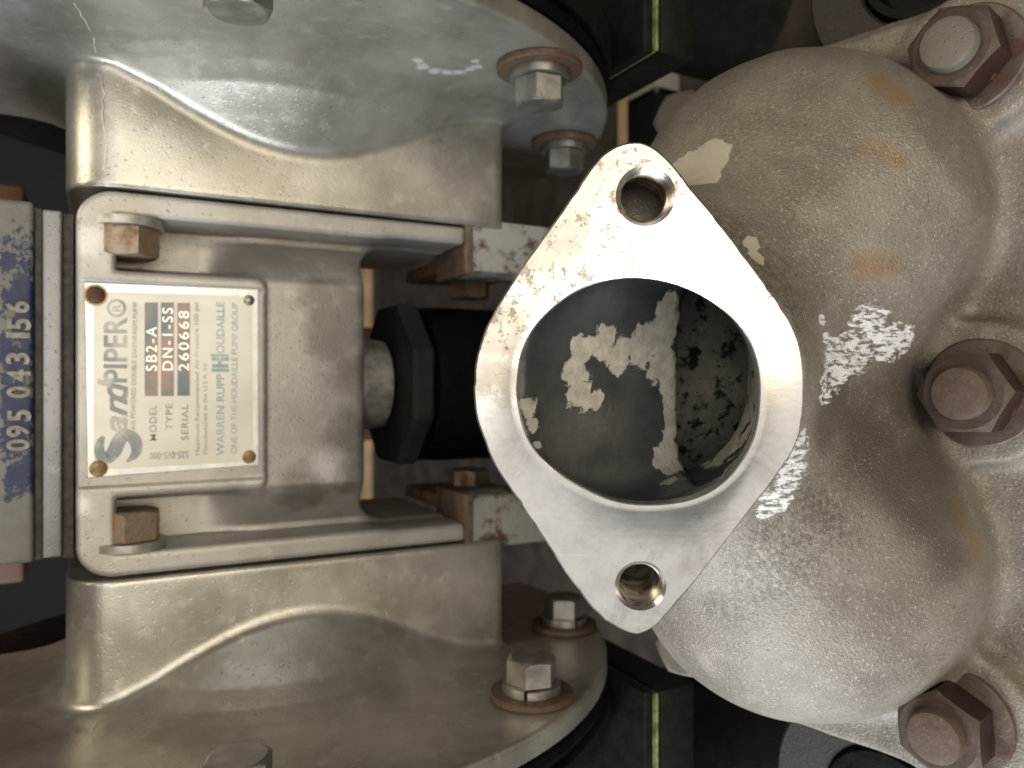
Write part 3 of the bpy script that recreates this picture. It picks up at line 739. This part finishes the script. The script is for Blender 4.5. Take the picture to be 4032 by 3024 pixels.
def manifold():
    h = 1.35
    x, y, z = grid((-16, -140, -352), (214, 140, -196), h)
    n_ = NN[0] * x + NN[2] * z; u_ = UU[0] * x + UU[2] * z
    # the two round branches
    up = ell(x, y, z, (107, 60.5, -285), (63, 60, 54)); lw = ell(x, y, z, (107, -61.5, -285), (63, 60, 54))
    f = smin(up, lw, 14)
    f = smin(f, cap(x, y, z, (91, 24, -287), (91, -24, -287), 51, 51), 14)
    # the lobes run forward into the neck
    for sy_ in (1, -1):
        f = smin(f, cap(x, y, z, (60, 18 * sy_, -254), (105, 58 * sy_, -284), 36, 53), 9)
    # neck behind the flange
    f = smin(f, cap(x, y, z, FOn - FNn * 30 + np.array([3, 0, 0]), FOn - FNn * 62 + np.array([26, 0, 0]), 44.5, 46), 10)
    # wings from the flange ears back to the branches
    e1 = FOn + np.array(FY) * 44 - FNn * 13; e2 = FOn - np.array(FY) * 44 - FNn * 13
    f = smin(f, cap(x, y, z, e1 - FNn * 14, e1 + np.array([34, -4, -46]), 12, 26), 10)
    f = smin(f, cap(x, y, z, e2 - FNn * 14, e2 + np.array([34, 4, -46]), 12, 26), 10)
    f = smax(f, ((x - FOn[0]) * FNn[0] + (y - FOn[1]) * FNn[1] + (z - FOn[2]) * FNn[2]) + 14.0, 1)
    # seat slab with raised lugs
    slab = np.maximum(n_ - (SEAT - 9), (SEAT - 24) - n_)
    slab = smax(slab, rbox(u_ + 0 * y, y + 0 * u_, -110, 0, 90, 134, 20), 3)
    for s_ in studs:
        su = float(np.dot(UU, s_)); sy = s_.y
        rr = np.sqrt((u_ - su)**2 + (y - sy)**2)
        lug = np.maximum(rr - 23.0 - (SEAT - n_) * .25, np.maximum(n_ - SEAT, (SEAT - 22) - n_))
        slab = smin(slab, lug, 4)
        # the lug runs inwards to the casting
        slab = smin(slab, np.maximum(np.maximum(np.abs(y - sy) - 21, np.abs(u_ - su + 30) - 30), np.maximum(n_ - SEAT + .6, (SEAT - 22) - n_)), 5)
    f = smin(f, slab, 9)
    f = f + .2 * np.sin(x * .21 + y * .13 + 1) * np.sin(y * .19 - z * .11) + .12 * np.sin(z * .33 + y * .27) * np.sin(x * .29 - 2)
    # cavity: bore and the cross passage
    loc = hc; hcen = FOn + np.array(FX) * hc.x + np.array(FY) * hc.y
    t_ = (x - hcen[0]) * FNn[0] + (y - hcen[1]) * FNn[1] + (z - hcen[2]) * FNn[2]
    qx = x - hcen[0] - t_ * FNn[0]; qy = y - hcen[1] - t_ * FNn[1]
    bore = np.sqrt((qx / 31.9)**2 + (qy / 29.6)**2) * 30 - 33.6
    # left: a chute that falls towards the ridge; right of the ridge: the deeper pocket with the two branches
    sx = np.clip((qx + 34) / 52, 0, 1.3)
    ts = -8 - 41 * sx ** .75 + 5 * (qy / 30)**2
    chute = smax(bore, (ts - t_) * .8, 5)
    xr = 18.2 + 1.5 * (qy / 30)**2
    pocket = np.maximum(np.maximum(bore - 4.0 * np.clip((-t_ - 15) / 3, 0, 1), xr - qx), -t_ - 62)
    cav = np.minimum(chute, pocket)
    passage = np.minimum(cap(x, y, z, (80, 18, -276), (100, 62, -290), 33, 43), cap(x, y, z, (80, -18, -276), (100, -62, -290), 33, 43))
    passage = np.maximum(passage, xr + .5 - qx)
    cav = smin(cav, passage, 1.5)
    f = np.maximum(f, -cav)
    FIELD.update(f=f, o=np.array([x.ravel()[0], y.ravel()[0], z.ravel()[0]]), h=h)
    v, q = nets(f, (x.ravel()[0], y.ravel()[0], z.ravel()[0]), h)
    # mark the inner faces
    cen = v[q].mean(1); gi = np.round((cen - np.array([x.ravel()[0], y.ravel()[0], z.ravel()[0]])) / h).astype(int)
    inner = (np.abs(cav[tuple(gi.T)]) < 2.6)
    v = relax(v, q, 3)
    me = mesh_np('manifold', meas2w(v), q)
    me.polygons.foreach_set('material_index', inner.astype(np.int32)); me.update()
    return me
MANI = manifold()
def hit(px, py):
    """where the casting's surface lies along a line of sight (world)"""
    r = np.array(ray(px, py)); f, o, h = FIELD['f'], FIELD['o'], FIELD['h']
    for d in np.arange(205, 345, .7):
        g = np.round((r * d - o) / h).astype(int)
        if (g < 0).any() or (g >= f.shape).any(): continue
        if f[tuple(g)] < 0: return P2W(r * d)
    return P2W(r * 250)
# outer iron: granular, stained, with white crust in the valley and flaked patches by the flange
b = NB('manifold_casting')
g1 = b.noise(1000, 3, .6); g2 = b.voro(1300); g3 = b.noise(26, 5, .6); g4 = b.noise(110, 5, .6)
c = b.mix(b.step(g3, .3, .7), (.155, .133, .106), (.240, .214, .176))
c = b.mix(b.math('MULTIPLY', b.step(g4, .5, .72), .4), c, (.29, .255, .208))
c = b.mix(b.math('MULTIPLY', b.step(g1, .57, .70), .7), c, (.40, .35, .28))
c = b.mix(b.math('MULTIPLY', b.step(g1, .40, .30), .75), c, (.08, .068, .053))
rust = b.blobs([(hit(3420, 590), .0028), (hit(3480, 600), .0030), (hit(3530, 640), .0026), (hit(3390, 1035), .0035), (hit(3450, 1050), .0040), (hit(3510, 1055), .0035), (hit(3480, 330), .0055), (hit(3530, 390), .005), (hit(3850, 2160), .004), (hit(3780, 2030), .005)], 1.1, 110, .8)
c = b.mix(b.math('MULTIPLY', rust, .65), c, (.24, .135, .06))
grime_shade = b.blobs([(hit(3400, 1700), .016), (hit(3560, 1560), .014), (hit(3280, 1620), .012), (hit(3640, 1830), .014), (hit(3660, 2010), .015), (hit(3520, 1880), .013), (hit(3720, 2180), .010), (hit(3440, 1800), .010)], .5, 60, .6)  # grime, with occlusion shade painted in on the lower lobe's right side
c = b.mix(b.math('MULTIPLY', grime_shade, .7), c, (.065, .053, .041))
sand = b.math('MULTIPLY', b.blobs([(hit(3120, 2150), .016), (hit(2980, 2260), .011), (hit(3230, 2060), .013), (hit(2850, 2400), .007), (hit(3000, 1080), .013), (hit(3120, 1230), .011), (hit(2880, 940), .009)], .8, 70, .7), b.step(b.noise(520, 5, .7), .40, .60))
c = b.mix(b.math('MULTIPLY', sand, .6), c, (.07, .058, .044))
patch = b.blobs([(hit(2740, 700), .0085), (hit(2790, 620), .0070), (hit(2700, 650), .006), (hit(2960, 960), .0032), (hit(2980, 1010), .003)], .85, 170, .05, 8)
c = b.mix(patch, c, b.mix(b.noise(160), (.36, .32, .25), (.46, .42, .345)))
white = b.blobs([(hit(3420, 1310), .0085), (hit(3360, 1370), .008), (hit(3280, 1440), .0075), (hit(3500, 1345), .0065), (hit(3250, 1530), .0050), (hit(3560, 1340), .005),
                 (hit(3110, 1860), .0062), (hit(3060, 1960), .0052), (hit(3150, 1760), .0048), (hit(3020, 2010), .0035), (hit(3240, 1260), .0018), (hit(3250, 1330), .002)], 1.0, 240, .12, 9, b.map((1.6, 1, .55)))
wv = b.math('MULTIPLY', white, b.step(b.noise(420, 6, .7, b.map((1.8, 1, .5))), .42, .52))
c = b.mix(wv, c, b.mix(b.noise(200), (.70, .70, .70), (.50, .48, .44)))
pal = b.math('MAXIMUM', patch, wv)
rg = b.mixf(pal, b.math('ADD', .47, b.math('MULTIPLY', g1, .22)), .85)
hgt = b.math('ADD', b.math('ADD', b.math('MULTIPLY', g1, 1.0), b.math('MULTIPLY', g2, .5)), b.math('MULTIPLY', pal, 1.4))
spk = b.step(b.voro(620), .20, .10)
c = b.mix(b.math('MULTIPLY', b.math('MULTIPLY', spk, b.step(b.noise(50, 3), .45, .6)), .55), c, (.50, .46, .40))
MAT['manifold'] = b.set(color=c, rough=rg, metal=b.mixf(pal, .3, 0), normal=b.bump(hgt, .5, .0005))
# inner wall: grey slick film with cracked pale sediment
b = NB('manifold_inside')
g1 = b.noise(60, 5, .6); g2 = b.noise(260, 6, .65)
c = b.mix(b.step(g1, .3, .7), (.058, .059, .060), (.10, .099, .097))
IW = lambda px, py, d: hit(px, py)
sed = b.blobs([(IW(2520, 1390, 262), .0062), (IW(2440, 1400, 261), .0060), (IW(2380, 1350, 260), .0055), (IW(2290, 1380, 259), .0050), (IW(2600, 1330, 262), .0070), (IW(2600, 1430, 262), .0060), (IW(2270, 1470, 258), .0050), (IW(2290, 1555, 257), .0050), (IW(2340, 1570, 258), .0035),
                (IW(2625, 1250, 260), .0055), (IW(2640, 1180, 257), .003), (IW(2620, 1820, 262), .0045), (IW(2640, 1900, 260), .0030), (IW(2632, 1460, 0), .0045), (IW(2636, 1520, 0), .0038), (IW(2640, 1580, 0), .0034), (IW(2640, 1640, 0), .0032), (IW(2640, 1700, 0), .0034), (IW(2632, 1770, 0), .0045), (IW(2640, 1850, 0), .004), (IW(2560, 1310, 0), .0055), (IW(2080, 1600, 232), .0035), (IW(2090, 1680, 232), .0025), (IW(2110, 1750, 232), .002)], 1.1, 230, .10, 9)
sxyz = b.n('ShaderNodeSeparateXYZ'); b.put(sxyz.inputs[0], b.tc)
crk = b.noise(330, 4, .6, None, 1.5)
deep = b.blobs([(IW(px_, py_, 0), .017) for px_, py_ in ((2700, 1300), (2720, 1450), (2720, 1600), (2710, 1750), (2820, 1250), (2820, 1400), (2820, 1560), (2820, 1700), (2920, 1400), (2930, 1550), (2900, 1680))], .25, 60, .1)
dspot = b.math('MULTIPLY', deep, b.step(b.noise(170, 6, .7), .585, .555))
pale = b.math('MAXIMUM', sed, dspot)
c = b.mix(pale, c, b.mix(b.step(g2, .3, .7), (.34, .32, .27), (.50, .475, .41)))
MAT['inside'] = b.set(color=c, rough=b.mixf(pale, b.math('ADD', .30, b.math('MULTIPLY', g1, .2)), .85), metal=b.mixf(pale, .45, 0),
                      normal=b.bump(b.math('ADD', b.math('MULTIPLY', pale, b.math('ADD', 1.8, b.math('MULTIPLY', crk, .9))), b.math('MULTIPLY', g2, .35)), .6, .0009))
part('manifold', MANI, [MAT['manifold'], MAT['inside']])

# studs, nuts, washers on the lugs
def make_nut():
    o = bpy.data.objects.new('stud_nut', None); link(o, pump)
    wsh = bpy.data.objects.new('washer', lathe('washer', [(.009, 0), (.0172, 0), (.0178, .0006), (.0178, .0024), (.0172, .003), (.009, .003)], 64)); wsh.data.materials.append(MAT['nutwasher']); link(wsh, o)
    me = hexpart('hex_nut', .0245, .0142, .0088, .94, 72, True); me.materials.append(MAT['nutside']); me.materials.append(MAT['nutface'])
    for p in me.polygons:
        if p.normal.z > .6: p.material_index = 1
    nt = bpy.data.objects.new('hex_nut', me); link(nt, o); nt.location.z = .0031
    st = bpy.data.objects.new('stud', lathe('stud', [(.0084, 0), (.0084, .0205), (.0078, .0214), (.0062, .0218), (0, .0219)], 64)); st.data.materials.append(MAT['studrust']); link(st, o)
    return o
nut = make_nut()
for i, s_ in enumerate(studs):
    o = nut if i == 0 else dup(nut)
    base = s_ - Vector(NN) * 20.6
    place(o, frame(P2W(base), D2W(NN), D2W((0, 1, 0))) @ Matrix.Rotation(R((14, 32, 3)[i]), 4, 'Z'))
for ch in nut.children:                                          # the upper stud end is bare grey, the others rusted
    if ch.name.startswith('stud'):
        ch.data = ch.data.copy(); ch.data.materials.clear(); ch.data.materials.append(MAT['stud'])

# ------------------------------------------------------------------ valve housings beyond the outer chambers
for s in (1, -1):
    X0 = 162 if s > 0 else 150
    part('port_block', bbox('port_block', (s * X0, s * 300), (300, 420), (-232, -238), 1), MAT['blacksteel'])
    part('olive_gasket', bbox('olive_gasket', (s * (X0 + 3), s * 300), (302, 420), (-238.2, -240), .3), MAT['greengasket'])
    part('olive_gasket', bbox('olive_gasket', (s * (X0 + 3), s * 300), (302, 420), (-240.8, -242.6), .3), MAT['greengasket'])
    part('elbow_flange', bbox('elbow_flange', (s * (X0 + 1), s * 300), (300, 420), (-242.8, -264), 2), MAT['blacksteel'])
    part('elbow_pipe', lathe('elbow_pipe', rz([(20, 0), (50, 0), (50, 118), (46, 121), (0, 121)]), 64, frame(B(s * (257 if s > 0 else 237), 390, -263), (0, 0, -1))), MAT['blacksteel'])
    pn = bpy.data.objects.new('pale_nut', hexpart('pale_nut', .022, .012)); pn.data.materials.append(MAT['palenut']); link(pn, pump)
    pp = wpix(2715, 490, 345) if s > 0 else wpix(2725, 2530, 345)
    place(pn, frame(pp, D2W((-.6, 0, .8))))

for s in (1, -1):
    cpx, cpy = (3640, -170) if s > 0 else (3480, 3190)
    cc = on_level(cpx, cpy, SEAT - 34)
    fr = frame(P2W(cc), D2W(NN), D2W((0, 1, 0)))
    rg_ = part('check_valve_housing', lathe('check_valve_housing', rz([(20, -40), (46, -40), (47, -38), (47, -2), (45.5, 0), (26, 0), (25, -1), (25, -14), (0, -14.5)]), 64, fr), MAT['housing'])
    part('valve_seat_ring', lathe('valve_seat_ring', rz([(21, -14), (24.6, -14), (24.8, -2), (23, 1.5), (20, 1.5), (19, -8), (0, -9)]), 64, fr), MAT['black'])
# ------------------------------------------------------------------ things on the floor behind
wl = bpy.data.objects.new('back_wall', mesh('back_wall', [(-4, 2.6, 0), (4, 2.6, 0), (4, 2.6, 3), (-4, 2.6, 3)], [(0, 3, 2, 1)]))
wl.data.materials.append(m_plain('dim_wall', (.02, .017, .014), .8, 0, .3, 3)); COL.objects.link(wl); wl['kind'] = 'structure'
def floor_at(px, py):
    r = M3 @ ray(px, py); return r * ((-.5 if False else -0.5) / r.z) + T0
def on_floor(name, px0, px1, py0, py1, hgt, m, label, cat, group=None):
    """block lying on the floor whose footprint covers the given span"""
    ps = [floor_at(a, b_) for a in (px0, px1) for b_ in (py0, py1)]
    x0, x1 = min(p.x for p in ps), max(p.x for p in ps); y0, y1 = min(p.y for p in ps), max(p.y for p in ps)
    return thing(name, box(name, (x0, y0, .0005), (x1, y1, hgt), .003), m, label, cat, group)
on_floor('wooden_strip', 2490, 2535, 900, 40, .02, MAT['wood'], 'narrow tan wooden strip on the floor between chamber and manifold', 'wood strip')
on_floor('grey_carton', 2565, 2680, 395, 200, .03, MAT['pale'], 'pale grey flat carton on the floor beside the tan strip', 'carton')
on_floor('black_case', 2560, 2680, 640, 410, .03, MAT['darkbox'], 'small black case on the floor beside the tan strip', 'case')
on_floor('tan_plank', 1400, 1470, 2330, 600, .02, MAT['wood'], 'tan plank on the floor behind the muffler of the pump', 'plank')
ob = wpix(-60, 1500, 620); oe = wpix(88, 1500, 620)
bar = thing('orange_bar', box('orange_bar', (-.163, ob.y, min(oe.z, ob.z)), (.163, ob.y + .05, max(oe.z, ob.z)), .004), MAT['orange'], 'orange painted steel bar behind the blue valve block of the pump', 'bar')
for sx in (-.045, .045):
    po = bpy.data.objects.new('bar_post', box('bar_post', (sx - .012, ob.y + .001, 0), (sx + .012, ob.y + .045, min(oe.z, ob.z)), .003)); po.data.materials.append(MAT['orange']); link(po, bar)
